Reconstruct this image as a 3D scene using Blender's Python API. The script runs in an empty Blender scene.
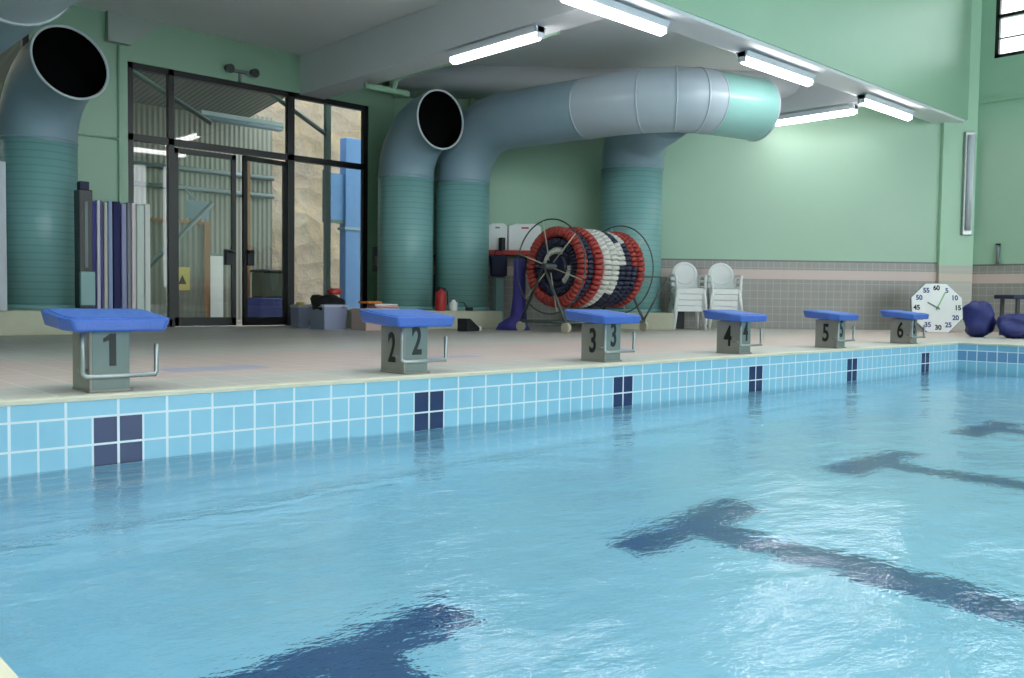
import bpy, bmesh, math, random
from mathutils import Vector, Matrix
random.seed(7)
PI = math.pi
sc = bpy.context.scene
COL = sc.collection

# ------------------------------------------------------------------ camera
cam_d = bpy.data.cameras.new('camera')
cam_d.sensor_width = 36.0
cam_d.lens = 892.2 / 1024 * 36.0
cam_d.clip_start = 0.02
cam = bpy.data.objects.new('camera', cam_d)
COL.objects.link(cam)
_r = Vector((0.7286988, -0.6847175, 0.0126499))
_u = Vector((0.0215205, 0.0413574, 0.9989126))
_f = Vector((0.6844961, 0.7276342, -0.0448726))
M = Matrix.Identity(4)
for i in range(3):
    M[i][0], M[i][1], M[i][2] = _r[i], _u[i], -_f[i]
M[0][3], M[1][3], M[2][3] = -1.6417, -4.6650, 0.5147
cam.matrix_world = M
sc.camera = cam

# ------------------------------------------------------------------ world, exposure
sc.view_settings.view_transform = 'Standard'
sc.view_settings.look = 'None'
sc.view_settings.gamma = 1.0
sc.view_settings.use_curve_mapping = False
sc.view_settings.exposure = 1.0
sc.cycles.max_bounces = 10
sc.cycles.diffuse_bounces = 5
sc.cycles.glossy_bounces = 4
sc.cycles.transmission_bounces = 8
sc.cycles.transparent_max_bounces = 8
sc.cycles.caustics_refractive = True
sc.cycles.caustics_reflective = False
sc.cycles.sample_clamp_indirect = 6.0
world = bpy.data.worlds.new('world')
sc.world = world
world.use_nodes = True
bg = world.node_tree.nodes['Background']
bg.inputs[0].default_value = (0.86, 0.95, 1.0, 1)
bg.inputs[1].default_value = 3.2
TUBE = 8.0          # emission of the fluorescent tubes

# ------------------------------------------------------------------ materials
def lin(c):
    o = []
    for v in c:
        v = v / 255.0
        o.append(v / 12.92 if v <= 0.04045 else ((v + 0.055) / 1.055) ** 2.4)
    return (*o, 1.0)

class NT:
    """small node-tree writer"""
    def __init__(s, name):
        s.m = bpy.data.materials.new(name)
        s.m.use_nodes = True
        s.t = s.m.node_tree
        s.b = s.t.nodes['Principled BSDF']
        s.out = s.t.nodes['Material Output']
    def n(s, typ, **kw):
        nd = s.t.nodes.new(typ)
        for k, v in kw.items():
            setattr(nd, k, v)
        return nd
    def l(s, a, b):
        s.t.links.new(a, b)
    def val(s, sock, v):
        if isinstance(v, bpy.types.NodeSocket):
            s.l(v, sock)
        else:
            sock.default_value = v
    def math(s, op, a, b=0.0, c=None):
        nd = s.n('ShaderNodeMath', operation=op)
        s.val(nd.inputs[0], a); s.val(nd.inputs[1], b)
        if c is not None:
            s.val(nd.inputs[2], c)
        return nd.outputs[0]
    def mix(s, fac, a, b):
        nd = s.n('ShaderNodeMix', data_type='RGBA')
        s.val(nd.inputs[0], fac); s.val(nd.inputs[6], a); s.val(nd.inputs[7], b)
        return nd.outputs[2]
    def pos(s):
        g = s.n('ShaderNodeNewGeometry')
        x = s.n('ShaderNodeSeparateXYZ')
        s.l(g.outputs['Position'], x.inputs[0])
        return g.outputs['Position'], x.outputs[0], x.outputs[1], x.outputs[2]
    def obj(s):
        g = s.n('ShaderNodeTexCoord')
        x = s.n('ShaderNodeSeparateXYZ')
        s.l(g.outputs['Object'], x.inputs[0])
        return g.outputs['Object'], x.outputs[0], x.outputs[1], x.outputs[2]
    def noise(s, vec, scale, detail=3.0, rough=0.5):
        nd = s.n('ShaderNodeTexNoise')
        nd.inputs['Scale'].default_value = scale
        nd.inputs['Detail'].default_value = detail
        nd.inputs['Roughness'].default_value = rough
        if vec is not None:
            s.l(vec, nd.inputs['Vector'])
        return nd.outputs[0]
    def bump(s, h, strength=0.2, dist=0.01):
        nd = s.n('ShaderNodeBump')
        nd.inputs['Strength'].default_value = strength
        nd.inputs['Distance'].default_value = dist
        s.l(h, nd.inputs['Height'])
        s.l(nd.outputs[0], s.b.inputs['Normal'])
    def joint(s, coord, pitch, width, off=0.0):
        """1 on a joint line every pitch metres"""
        a = s.math('ADD', coord, off)
        w = s.math('WRAP', a, pitch / 2, -pitch / 2)
        return s.math('LESS_THAN', s.math('ABSOLUTE', w), width / 2)

def mat(name, rgb, rough=0.5, metal=0.0, vary=0.06, scale=6.0, spec=0.5, bump=0.0, bscale=30.0):
    w = NT(name)
    c = lin(rgb)
    p, *_ = w.obj()
    if vary > 0:
        f = w.noise(p, scale)
        d = tuple(v * (1 - 2.2 * vary) for v in c[:3]) + (1,)
        h = tuple(min(1, v * (1 + 1.2 * vary)) for v in c[:3]) + (1,)
        w.l(w.mix(f, d, h), w.b.inputs['Base Color'])
    else:
        w.b.inputs['Base Color'].default_value = c
    w.b.inputs['Roughness'].default_value = rough
    w.b.inputs['Metallic'].default_value = metal
    w.b.inputs['Specular IOR Level'].default_value = spec
    if bump > 0:
        w.bump(w.noise(p, bscale), bump, 0.01)
    return w.m

def emit(name, rgb, strength):
    w = NT(name)
    w.b.inputs['Base Color'].default_value = lin(rgb)
    w.b.inputs['Emission Color'].default_value = lin(rgb)
    w.b.inputs['Emission Strength'].default_value = strength
    return w.m

GREEN = (154, 190, 164)
m_green = mat('green_wall_paint', GREEN, 0.42, vary=0.03, scale=1.2, spec=0.5)
m_ceil = mat('ceiling_paint', (232, 233, 233), 0.7, vary=0.03, scale=0.8)
m_beam = mat('beam_paint', (226, 230, 234), 0.6, vary=0.02, scale=1.0)
m_plinth = mat('plinth_concrete', (205, 203, 180), 0.7, vary=0.06, scale=5)
m_black = mat('black_steel', (24, 24, 26), 0.4, vary=0.0)
m_dark = mat('dark_plastic', (34, 35, 42), 0.5, vary=0.0)
m_void = mat('duct_mouth_shade', (20, 20, 21), 1.0, vary=0.0, spec=0.0)  # near-black: shade inside the duct mouths put into the colour
m_steel = mat('brushed_steel', (168, 172, 172), 0.35, 0.7, vary=0.08, scale=15)
m_white = mat('white_plastic', (240, 243, 243), 0.4, vary=0.02)
m_lampbody = mat('lamp_housing', (196, 206, 214), 0.4, vary=0.02)
m_tube = emit('fluorescent_tube', (255, 250, 250), TUBE)
m_blue = mat('blue_fibreglass', (66, 104, 190), 0.35, vary=0.06, scale=8, bump=0.25, bscale=60)
m_bluef = mat('blue_grip', (78, 116, 200), 0.5, vary=0.22, scale=26, bump=0.4, bscale=45)
m_post = mat('block_post_paint', (122, 137, 133), 0.45, vary=0.08, scale=9)
m_postside = mat('block_side_plate', (156, 150, 144), 0.5, vary=0.06, scale=9)
m_digit = mat('digit_black', (12, 14, 16), 0.5, vary=0.0)
m_elbow = mat('duct_blue_grey', (138, 164, 178), 0.33, vary=0.05, scale=3, spec=0.5)
m_pale = mat('duct_pale_grey', (172, 188, 198), 0.33, vary=0.04, scale=3, spec=0.5)
m_mint = mat('duct_mint', (150, 202, 196), 0.25, vary=0.04, scale=3, spec=0.6)
m_rim = mat('duct_rim', (190, 202, 206), 0.4, vary=0.02)
m_red = mat('red_floats', (176, 66, 60), 0.45, vary=0.1, scale=18)
m_rope_w = mat('white_floats', (226, 226, 220), 0.45, vary=0.06, scale=18)
m_rope_n = mat('navy_floats', (36, 42, 70), 0.5, vary=0.12, scale=18)
m_frame = mat('reel_frame_paint', (90, 100, 98), 0.45, 0.3, vary=0.1, scale=9)
m_cream = mat('cream_rubber', (206, 200, 176), 0.6, vary=0.06)
m_purple = mat('purple_vinyl', (68, 60, 150), 0.55, vary=0.12, scale=7)
m_tarp = mat('blue_tarp', (34, 42, 112), 0.5, vary=0.18, scale=5, bump=0.5, bscale=9)
m_navy = mat('navy_cloth', (30, 34, 72), 0.6, vary=0.12)
m_redpaint = mat('red_paint', (190, 48, 50), 0.4, vary=0.06)
m_orange = mat('orange_foam', (235, 140, 70), 0.7, vary=0.06)
m_pink = mat('pink_foam', (232, 170, 176), 0.7, vary=0.08)
m_pinkbox = mat('pink_board', (206, 178, 172), 0.7, vary=0.06)
m_cloth = mat('black_cloth', (22, 22, 24), 0.9, vary=0.2, scale=12, bump=0.5, bscale=20)
m_teal = mat('teal_pole', (140, 178, 180), 0.4, vary=0.05)
m_gpipe = mat('green_pipe', (148, 186, 156), 0.45, vary=0.04)
m_binlid = mat('bin_lid', (190, 196, 214), 0.4, vary=0.04)
m_greybox = mat('grey_box', (120, 132, 134), 0.5, vary=0.06)
m_coping = mat('coping_tile', (222, 212, 190), 0.5, vary=0.06, scale=6)

def bin_material():
    w = NT('clear_bin_plastic')
    w.b.inputs['Base Color'].default_value = lin((176, 182, 214))
    w.b.inputs['Roughness'].default_value = 0.25
    w.b.inputs['Alpha'].default_value = 0.72
    return w.m
m_bin = bin_material()

def riser_material():
    """teal spiral-wound duct: fine rings round the pipe"""
    w = NT('teal_spiral_duct')
    p, x, y, z = w.obj()
    ring = w.math('WRAP', z, 0.047, -0.047)
    g = w.math('LESS_THAN', w.math('ABSOLUTE', ring), 0.008)
    f = w.noise(p, 3.0)
    a = w.mix(f, lin((128, 178, 178)), lin((140, 188, 186)))
    w.l(w.mix(g, a, lin((118, 168, 169))), w.b.inputs['Base Color'])
    w.b.inputs['Roughness'].default_value = 0.35
    w.bump(g, 0.25, 0.005)
    return w.m
m_riser = riser_material()

def deck_material():
    w = NT('deck_tile')
    p, x, y, z = w.pos()
    f = w.noise(p, 0.9, 2.0)
    a = w.mix(f, lin((186, 180, 174)), lin((210, 203, 196)))
    # pink tile carpet behind the blocks
    band = w.math('MULTIPLY', w.math('GREATER_THAN', y, 0.75), w.math('LESS_THAN', y, 2.75))
    a = w.mix(w.math('MULTIPLY', band, 0.55), a, lin((222, 182, 176)))
    far = w.math('GREATER_THAN', y, 5.2)
    a = w.mix(w.math('MULTIPLY', far, 0.5), a, lin((178, 180, 177)))
    # small square mosaic, each tile its own tone
    cell = w.n('ShaderNodeVectorMath', operation='SNAP')
    w.l(p, cell.inputs[0]); cell.inputs[1].default_value = (0.25, 0.25, 10)
    wn = w.n('ShaderNodeTexWhiteNoise'); w.l(cell.outputs[0], wn.inputs[0])
    a = w.mix(w.math('MULTIPLY', wn.outputs[0], 0.22), a, lin((194, 168, 164)))
    jx = w.joint(x, 0.25, 0.012); jy = w.joint(y, 0.25, 0.012)
    j = w.math('MAXIMUM', jx, jy)
    a = w.mix(w.math('MULTIPLY', j, 0.55), a, lin((232, 228, 222)))
    # inlaid blue strips
    for k, (x0, x1, y0, y1) in enumerate(((0.75, 1.5, 1.15, 1.5), (2.9, 3.6, 1.25, 1.5), (5.0, 5.8, 1.25, 1.5))):
        b = w.math('MULTIPLY', w.math('MULTIPLY', w.math('GREATER_THAN', x, x0), w.math('LESS_THAN', x, x1)),
                   w.math('MULTIPLY', w.math('GREATER_THAN', y, y0), w.math('LESS_THAN', y, y1)))
        a = w.mix(w.math('MULTIPLY', b, 0.5), a, lin((140, 160, 205)))
    w.l(a, w.b.inputs['Base Color'])
    w.b.inputs['Roughness'].default_value = 0.42
    w.b.inputs['Specular IOR Level'].default_value = 0.35
    w.bump(j, -0.25, 0.003)
    return w.m
m_deck = deck_material()

TOPROW, TILE, WATER, BOTTOM = 0.1016, 0.1395, -0.35, -1.24

def pool_wall_material(axis, dark_rows=False, targets=True):
    """pool wall tiling: one row of long tiles, then small upright tiles"""
    w = NT('pool_wall_tile_' + axis)
    p, x, y, z = w.pos()
    h = x if axis == 'x' else y
    low = w.math('LESS_THAN', z, -TOPROW)
    jl = w.joint(h, 0.25, 0.013)
    js = w.math('MULTIPLY', w.joint(h, 0.125, 0.010), low)
    jz = w.joint(z, TILE, 0.011, TOPROW)
    jz = w.math('MULTIPLY', jz, w.math('LESS_THAN', z, -TOPROW + 0.02))
    j = w.math('MAXIMUM', w.math('MAXIMUM', jl, js), jz)
    f = w.noise(p, 4.0)
    a = w.mix(f, lin((134, 188, 212)), lin((154, 202, 222)))
    if targets:
        near = w.math('LESS_THAN', w.math('ABSOLUTE', w.math('WRAP', h, 1.0, -1.0)), 0.125)
        inx = w.math('MULTIPLY', w.math('GREATER_THAN', h, -0.5), w.math('LESS_THAN', h, 10.5))
        inz = w.math('MULTIPLY', low, w.math('GREATER_THAN', z, -TOPROW - 2 * TILE))
        t = w.math('MULTIPLY', w.math('MULTIPLY', near, inx), inz)
        a = w.mix(t, a, lin((34, 50, 92)))
    if dark_rows:
        a = w.mix(w.math('GREATER_THAN', z, -TOPROW), a, lin((132, 184, 212)))
        row = w.math('MULTIPLY', low, w.math('GREATER_THAN', z, -TOPROW - TILE))
        a = w.mix(row, a, lin((112, 152, 192)))
    w.l(w.mix(j, a, lin((224, 232, 236))), w.b.inputs['Base Color'])
    w.b.inputs['Roughness'].default_value = 0.2
    w.bump(j, -0.3, 0.003)
    return w.m
m_pool_x = pool_wall_material('x')
m_pool_y = pool_wall_material('y', dark_rows=True, targets=False)

def pool_floor_material():
    w = NT('pool_floor_tile')
    p, x, y, z = w.pos()
    f = w.noise(p, 1.2)
    a = w.mix(f, lin((160, 218, 246)), lin((180, 230, 252)))
    j = w.math('MAXIMUM', w.joint(x, 0.25, 0.008), w.joint(y, 0.25, 0.008))
    a = w.mix(w.math('MULTIPLY', j, 0.4), a, lin((214, 240, 248)))
    w.l(a, w.b.inputs['Base Color'])
    w.b.inputs['Roughness'].default_value = 0.5
    return w.m
m_pool_floor = pool_floor_material()
m_lane = mat('lane_line_tile', (66, 104, 150), 0.5, vary=0.12, scale=6)

def water_material():
    w = NT('pool_water')
    p, x, y, z = w.pos()
    mp = w.n('ShaderNodeMapping'); w.l(p, mp.inputs[0])
    mp.inputs['Rotation'].default_value = (0, 0, math.radians(40))
    mp.inputs['Scale'].default_value = (1.0, 1.7, 1.0)
    n1 = w.noise(mp.outputs[0], 2.6, 2.0, 0.5)
    n2 = w.noise(mp.outputs[0], 13.0, 3.0, 0.6)
    h = w.math('ADD', w.math('MULTIPLY', n1, 1.0), w.math('MULTIPLY', n2, 0.28))
    bp = w.n('ShaderNodeBump'); bp.inputs['Strength'].default_value = 1.0
    bp.inputs['Distance'].default_value = 0.015
    w.l(h, bp.inputs['Height'])
    refr = w.n('ShaderNodeBsdfRefraction'); refr.inputs['IOR'].default_value = 1.33
    refr.inputs['Roughness'].default_value = 0.0
    refr.inputs['Color'].default_value = lin((246, 253, 255))
    gl = w.n('ShaderNodeBsdfGlossy'); gl.inputs['Roughness'].default_value = 0.04
    gl.inputs['Color'].default_value = (0.95, 0.98, 1, 1)
    fr = w.n('ShaderNodeFresnel'); fr.inputs['IOR'].default_value = 1.33
    for nd in (refr, gl, fr):
        w.l(bp.outputs[0], nd.inputs['Normal'])
    mx = w.n('ShaderNodeMixShader')
    w.l(fr.outputs[0], mx.inputs[0]); w.l(refr.outputs[0], mx.inputs[1]); w.l(gl.outputs[0], mx.inputs[2])
    w.l(mx.outputs[0], w.out.inputs['Surface'])
    return w.m
m_water = water_material()

def glass_material():
    w = NT('window_glass')
    tr = w.n('ShaderNodeBsdfTransparent'); tr.inputs[0].default_value = (0.80, 0.82, 0.80, 1)
    gl = w.n('ShaderNodeBsdfGlossy'); gl.inputs['Roughness'].default_value = 0.01
    fr = w.n('ShaderNodeFresnel'); fr.inputs['IOR'].default_value = 1.5
    mx = w.n('ShaderNodeMixShader')
    w.l(fr.outputs[0], mx.inputs[0]); w.l(tr.outputs[0], mx.inputs[1]); w.l(gl.outputs[0], mx.inputs[2])
    w.l(mx.outputs[0], w.out.inputs['Surface'])
    return w.m
m_glass = glass_material()

def dado_wall_material(name, top, u):
    """green paint above a grey tiled dado with one pink band; u = unit vector along the wall"""
    w = NT(name)
    p, x, y, z = w.pos()
    h = w.math('ADD', w.math('MULTIPLY', x, u[0]), w.math('MULTIPLY', y, u[1]))
    f = w.noise(p, 0.8)
    g = w.mix(f, lin((156, 192, 167)), lin((166, 200, 176)))
    f2 = w.noise(p, 3.0)
    t = w.mix(f2, lin((142, 140, 136)), lin((158, 155, 150)))
    j = w.math('MAXIMUM', w.joint(h, 0.15, 0.014), w.joint(z, 0.15, 0.014, -top))
    t = w.mix(w.math('MULTIPLY', j, 0.5), t, lin((186, 184, 178)))
    pk = w.math('MULTIPLY', w.math('LESS_THAN', z, top - 0.19), w.math('GREATER_THAN', z, top - 0.37))
    t = w.mix(pk, t, lin((206, 186, 180)))
    edge = w.math('GREATER_THAN', z, top - 0.03)
    t = w.mix(edge, t, lin((104, 112, 108)))
    dado = w.math('LESS_THAN', z, top)
    w.l(w.mix(dado, g, t), w.b.inputs['Base Color'])
    w.b.inputs['Roughness'].default_value = 0.38
    return w.m
WD = Vector((0.751, -0.660, 0))           # direction of the angled wall
WN = Vector((-0.660, -0.751, 0))          # its normal, into the room
m_dado = dado_wall_material('angled_wall_finish', 1.335, WD)
m_dado_y = dado_wall_material('side_wall_finish', 1.30, (0, 1))

def pillar_material():
    w = NT('pillar_finish')
    p, x, y, z = w.pos()
    f = w.noise(p, 0.8)
    g = w.mix(f, lin((160, 200, 172)), lin((170, 208, 180)))
    t = lin((184, 182, 172))
    t = w.mix(w.math('MULTIPLY', w.joint(z, 0.15, 0.014), 0.4), t, lin((205, 203, 196)))
    pk = w.math('MULTIPLY', w.math('LESS_THAN', z, 1.11), w.math('GREATER_THAN', z, 0.97))
    t = w.mix(pk, t, lin((206, 192, 176)))
    w.l(w.mix(w.math('LESS_THAN', z, 1.27), g, t), w.b.inputs['Base Color'])
    w.b.inputs['Roughness'].default_value = 0.4
    return w.m
m_pillar = pillar_material()

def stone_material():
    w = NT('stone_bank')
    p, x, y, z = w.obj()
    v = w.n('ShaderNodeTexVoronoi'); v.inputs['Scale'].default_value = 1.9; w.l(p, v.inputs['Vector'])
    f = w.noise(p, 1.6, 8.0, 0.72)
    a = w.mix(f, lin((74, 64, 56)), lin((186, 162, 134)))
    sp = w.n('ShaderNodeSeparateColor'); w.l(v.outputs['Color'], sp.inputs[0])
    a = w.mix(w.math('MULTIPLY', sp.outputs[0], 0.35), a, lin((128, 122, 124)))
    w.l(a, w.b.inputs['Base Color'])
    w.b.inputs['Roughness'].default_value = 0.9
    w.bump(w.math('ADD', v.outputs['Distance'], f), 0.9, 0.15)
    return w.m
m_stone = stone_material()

def corrugated_material(name, rgb, pitch=0.11):
    w = NT(name)
    p, x, y, z = w.obj()
    s = w.math('SINE', w.math('MULTIPLY', x, 2 * PI / pitch))
    w.b.inputs['Base Color'].default_value = lin(rgb)
    w.b.inputs['Roughness'].default_value = 0.5
    w.bump(s, 0.3, 0.02)
    return w.m
m_shed = corrugated_material('corrugated_sheet', (124, 121, 112))
m_shedroof = corrugated_material('corrugated_roof', (112, 116, 114))
m_truss = mat('truss_paint', (84, 98, 100), 0.5, vary=0.06)
m_wood = mat('orange_timber', (160, 112, 76), 0.7, vary=0.1, scale=10)
m_bluepost = mat('blue_post_paint', (88, 124, 178), 0.5, vary=0.06)
m_sign = mat('pale_blue_sign', (128, 146, 160), 0.5, vary=0.03)
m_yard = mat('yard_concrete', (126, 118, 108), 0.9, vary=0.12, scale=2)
m_yellow = mat('yellow_print', (214, 190, 96), 0.6, vary=0.04)

# ------------------------------------------------------------------ mesh helpers
class MB:
    def __init__(s):
        s.bm = bmesh.new()
    def box(s, x0, x1, y0, y1, z0, z1, mtx=None, mi=0):
        vs = [s.bm.verts.new((x, y, z)) for z in (z0, z1) for y in (y0, y1) for x in (x0, x1)]
        if mtx is not None:
            for v in vs:
                v.co = mtx @ v.co
        for q in ((0, 2, 3, 1), (4, 5, 7, 6), (0, 1, 5, 4), (2, 6, 7, 3), (0, 4, 6, 2), (1, 3, 7, 5)):
            f = s.bm.faces.new([vs[i] for i in q]); f.material_index = mi
        return s
    def ring_sweep(s, rings, closed_ends=(True, True), loop=False, mi=0):
        R = [[s.bm.verts.new(c) for c in r] for r in rings]
        n = len(R[0])
        cnt = len(R) if loop else len(R) - 1
        for i in range(cnt):
            a, b = R[i], R[(i + 1) % len(R)]
            for k in range(n):
                f = s.bm.faces.new((a[k], a[(k + 1) % n], b[(k + 1) % n], b[k]))
                f.smooth = True; f.material_index = mi
        if not loop:
            if closed_ends[0]:
                f = s.bm.faces.new(R[0][::-1]); f.material_index = mi
            if closed_ends[1]:
                f = s.bm.faces.new(R[-1]); f.material_index = mi
        return s
    def tube(s, pts, r, n=12, ends=(True, True), mi=0):
        """a round tube along a polyline, mitred at the corners"""
        P = [Vector(p) for p in pts]
        rr = r if isinstance(r, (list, tuple)) else [r] * len(P)
        T = []
        for i in range(len(P)):
            a = (P[i] - P[i - 1]).normalized() if i else None
            b = (P[i + 1] - P[i]).normalized() if i < len(P) - 1 else None
            T.append(((a or b) + (b or a)).normalized())
        up = Vector((0, 0, 1)) if abs(T[0].z) < 0.9 else Vector((1, 0, 0))
        side = T[0].cross(up).normalized()
        rings = []
        for i, p in enumerate(P):
            side = (side - T[i] * side.dot(T[i])).normalized()
            o = T[i].cross(side)
            rings.append([p + (side * math.cos(2 * PI * k / n) + o * math.sin(2 * PI * k / n)) * rr[i] for k in range(n)])
        return s.ring_sweep(rings, ends, mi=mi)
    def cyl(s, a, b, r, n=16, r2=None, mi=0):
        return s.tube([a, b], [r, r if r2 is None else r2], n, mi=mi)
    def torus(s, c, axis, R, r, N=48, n=8, mi=0, a0=0.0, a1=None):
        c = Vector(c); ax = Vector(axis).normalized()
        e1 = ax.orthogonal().normalized(); e2 = ax.cross(e1)
        if abs(ax.x) > 0.99:
            e1 = Vector((0, 1, 0)); e2 = Vector((0, 0, 1))
        full = a1 is None
        m = N if full else N + 1
        rings = []
        for i in range(m):
            t = 2 * PI * i / N if full else a0 + (a1 - a0) * i / N
            d = e1 * math.cos(t) + e2 * math.sin(t)
            rings.append([c + d * (R + r * math.cos(2 * PI * k / n)) + ax * r * math.sin(2 * PI * k / n) for k in range(n)])
        return s.ring_sweep(rings, loop=full, mi=mi)
    def lathe(s, prof, c=(0, 0, 0), n=24, mi=0):
        c = Vector(c)
        rings = [[c + Vector((r * math.cos(2 * PI * k / n), r * math.sin(2 * PI * k / n), z)) for k in range(n)] for r, z in prof]
        return s.ring_sweep(rings, mi=mi)
    def prism(s, poly, d0, d1, axis='y', mtx=None, mi=0):
        def co(a, b, d):
            v = {'y': Vector((a, d, b)), 'x': Vector((d, a, b)), 'z': Vector((a, b, d))}[axis]
            return mtx @ v if mtx is not None else v
        A = [s.bm.verts.new(co(a, b, d0)) for a, b in poly]
        B = [s.bm.verts.new(co(a, b, d1)) for a, b in poly]
        n = len(A)
        fs = [s.bm.faces.new(A), s.bm.faces.new(B[::-1])]
        for k in range(n):
            fs.append(s.bm.faces.new((A[k], B[k], B[(k + 1) % n], A[(k + 1) % n])))
        for f in fs:
            f.material_index = mi
        return s
    def build(s, name, mats, parent=None, bevel=0.0, smooth=False, origin=None, subsurf=0, recalc=True):
        if recalc:
            bmesh.ops.recalc_face_normals(s.bm, faces=s.bm.faces[:])
        if origin is not None:
            bmesh.ops.translate(s.bm, verts=s.bm.verts[:], vec=-Vector(origin))
        me = bpy.data.meshes.new(name)
        s.bm.to_mesh(me); s.bm.free()
        for m in (mats if isinstance(mats, (list, tuple)) else [mats]):
            me.materials.append(m)
        if smooth:
            me.polygons.foreach_set('use_smooth', [True] * len(me.polygons))
        o = bpy.data.objects.new(name, me)
        COL.objects.link(o)
        if origin is not None:
            o.location = origin
        if parent is not None:
            o.parent = parent
        if bevel > 0:
            b = o.modifiers.new('bevel', 'BEVEL'); b.width = bevel; b.segments = 2; b.limit_method = 'ANGLE'
        if subsurf:
            q = o.modifiers.new('subsurf', 'SUBSURF'); q.levels = subsurf; q.render_levels = subsurf
        return o

def thing(name, label, cat, loc=(0, 0, 0), rz=0.0, group=None):
    o = bpy.data.objects.new(name, None)
    COL.objects.link(o)
    o.location = loc; o.rotation_euler = (0, 0, rz)
    o['label'] = label; o['category'] = cat
    if group:
        o['group'] = group
    return o
def tag(o, label, cat, group=None):
    o['label'] = label; o['category'] = cat
    if group:
        o['group'] = group
    return o
def struct(o):
    o['kind'] = 'structure'
    return o
def dup(root, loc, rz, label, group=None):
    r = root.copy(); COL.objects.link(r)
    r.location = loc; r.rotation_euler = (0, 0, rz); r['label'] = label
    if group:
        r['group'] = group
    for ch in list(root.children):
        c = ch.copy(); COL.objects.link(c); c.parent = r
        for g in ch.children:
            d = g.copy(); COL.objects.link(d); d.parent = c
    return r
def text_mesh(name, s, size, m, mtx, parent=None, depth=0.004, sx=1.0, bold=0.0):
    """lettering as a thin solid; mtx maps text x/y/z(out) into the parent's space"""
    cu = bpy.data.curves.new(name, 'FONT')
    cu.body = s; cu.size = size; cu.extrude = depth / 2; cu.offset = bold
    cu.align_x = 'CENTER'; cu.align_y = 'CENTER'
    tmp = bpy.data.objects.new('tmp_text', cu); COL.objects.link(tmp)
    dg = bpy.context.evaluated_depsgraph_get()
    me = bpy.data.meshes.new_from_object(tmp.evaluated_get(dg))
    bpy.data.objects.remove(tmp); bpy.data.curves.remove(cu)
    me.transform(mtx @ Matrix.Diagonal((sx, 1, 1, 1)))
    me.materials.clear(); me.materials.append(m)
    o = bpy.data.objects.new(name, me); COL.objects.link(o)
    if parent is not None:
        o.parent = parent
    return o
def frame_mtx(o, ex, ey):
    ex = Vector(ex).normalized(); ey = Vector(ey).normalized(); ez = ex.cross(ey)
    m = Matrix.Identity(4)
    for i in range(3):
        m[i][0], m[i][1], m[i][2], m[i][3] = ex[i], ey[i], ez[i], o[i]
    return m

# ------------------------------------------------------------------ the setting
YD = 9.40           # inner face of the door wall
XR = 16.9           # inner face of the side wall on the right
YB0, YB1 = 2.05, 2.55   # the long beam that divides pool hall and alcove
BZ, CZ = 4.03, 4.72     # underside of the beams, alcove ceiling
PXL, PXR = -1.32, 11.05 # pool sides
CORNER = Vector((12.36, 5.95, 0)) + WD * ((YD - 5.95) / WD.y)   # door wall meets angled wall
WEND = Vector((12.36, 5.95, 0)) + WD * ((16.4 - 12.36) / WD.x)

# deck, cut out for the pool
b = MB()
b.box(-9, 18, 0.075, YD + 0.2, -0.25, 0.0)
b.box(PXR + 0.075, 18, -22, 0.075, -0.25, 0.0)
b.box(-9, PXL - 0.075, -22, 0.075, -0.25, 0.0)
struct(b.build('floor', m_deck))
b = MB()
b.box(PXL, PXR, -0.004, 0.085, -0.02, 0.004)
b.box(PXR - 0.004, PXR + 0.085, -22, 0.0, -0.02, 0.004)
b.box(PXL - 0.085, PXL + 0.004, -22, 0.0, -0.02, 0.004)
struct(b.build('trim_1', m_coping, bevel=0.003))

b = MB(); b.box(PXL, PXR, 0.0, 0.07, BOTTOM, -0.004); struct(b.build('pool_wall_end', m_pool_x))
b = MB(); b.box(PXR, PXR + 0.07, -22, 0.0, BOTTOM, -0.004); struct(b.build('pool_wall_right', m_pool_y))
b = MB(); b.box(PXL - 0.07, PXL, -22, 0.0, BOTTOM, -0.004); struct(b.build('pool_wall_left', m_pool_x))
b = MB(); b.box(PXL - 0.2, PXR + 0.2, -22, 0.2, BOTTOM - 0.1, BOTTOM); struct(b.build('pool_floor', m_pool_floor))
b = MB()
pr = [(0, 0)] + [(.42 * (1 - math.sin(a)), .42 * (1 - math.cos(a))) for a in [PI / 2 * k / 8 for k in range(9)]]
rings = [[Vector((x, -d, BOTTOM + h)) for d, h in pr] for x in (PXL, PXR)]
b.ring_sweep(rings); struct(b.build('pool_floor_added_cove', m_pool_floor))  # cove added to soften the dark band below the end wall
for k in range(6):
    b = MB(); x = 2.0 * k
    b.box(x - 0.125, x + 0.125, -20, -2.22, BOTTOM, BOTTOM + 0.003)
    b.box(x - 0.5, x + 0.5, -2.22, -1.98, BOTTOM, BOTTOM + 0.003)
    struct(b.build('pool_floor_marking', m_lane))

# water: a surface with long low swells, finer ripples in its material
b = MB()
nx, ny = 120, 220
def wave(x, y):
    return (0.004 * math.sin(2.1 * x + 1.3 * y) + 0.003 * math.sin(-1.2 * x + 3.1 * y + 1.0)
            + 0.002 * math.sin(5.3 * x - 2.2 * y + 2.0) + 0.0015 * math.sin(3.7 * x + 6.1 * y))
G = [[b.bm.verts.new((PXL + (PXR - PXL) * i / nx, -22 + 22 * j / ny, WATER + wave(PXL + (PXR - PXL) * i / nx, -22 + 22 * j / ny)))
      for j in range(ny + 1)] for i in range(nx + 1)]
for i in range(nx):
    for j in range(ny):
        f = b.bm.faces.new((G[i][j], G[i + 1][j], G[i + 1][j + 1], G[i][j + 1])); f.smooth = True
struct(b.build('pool_water', m_water, recalc=False))

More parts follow.
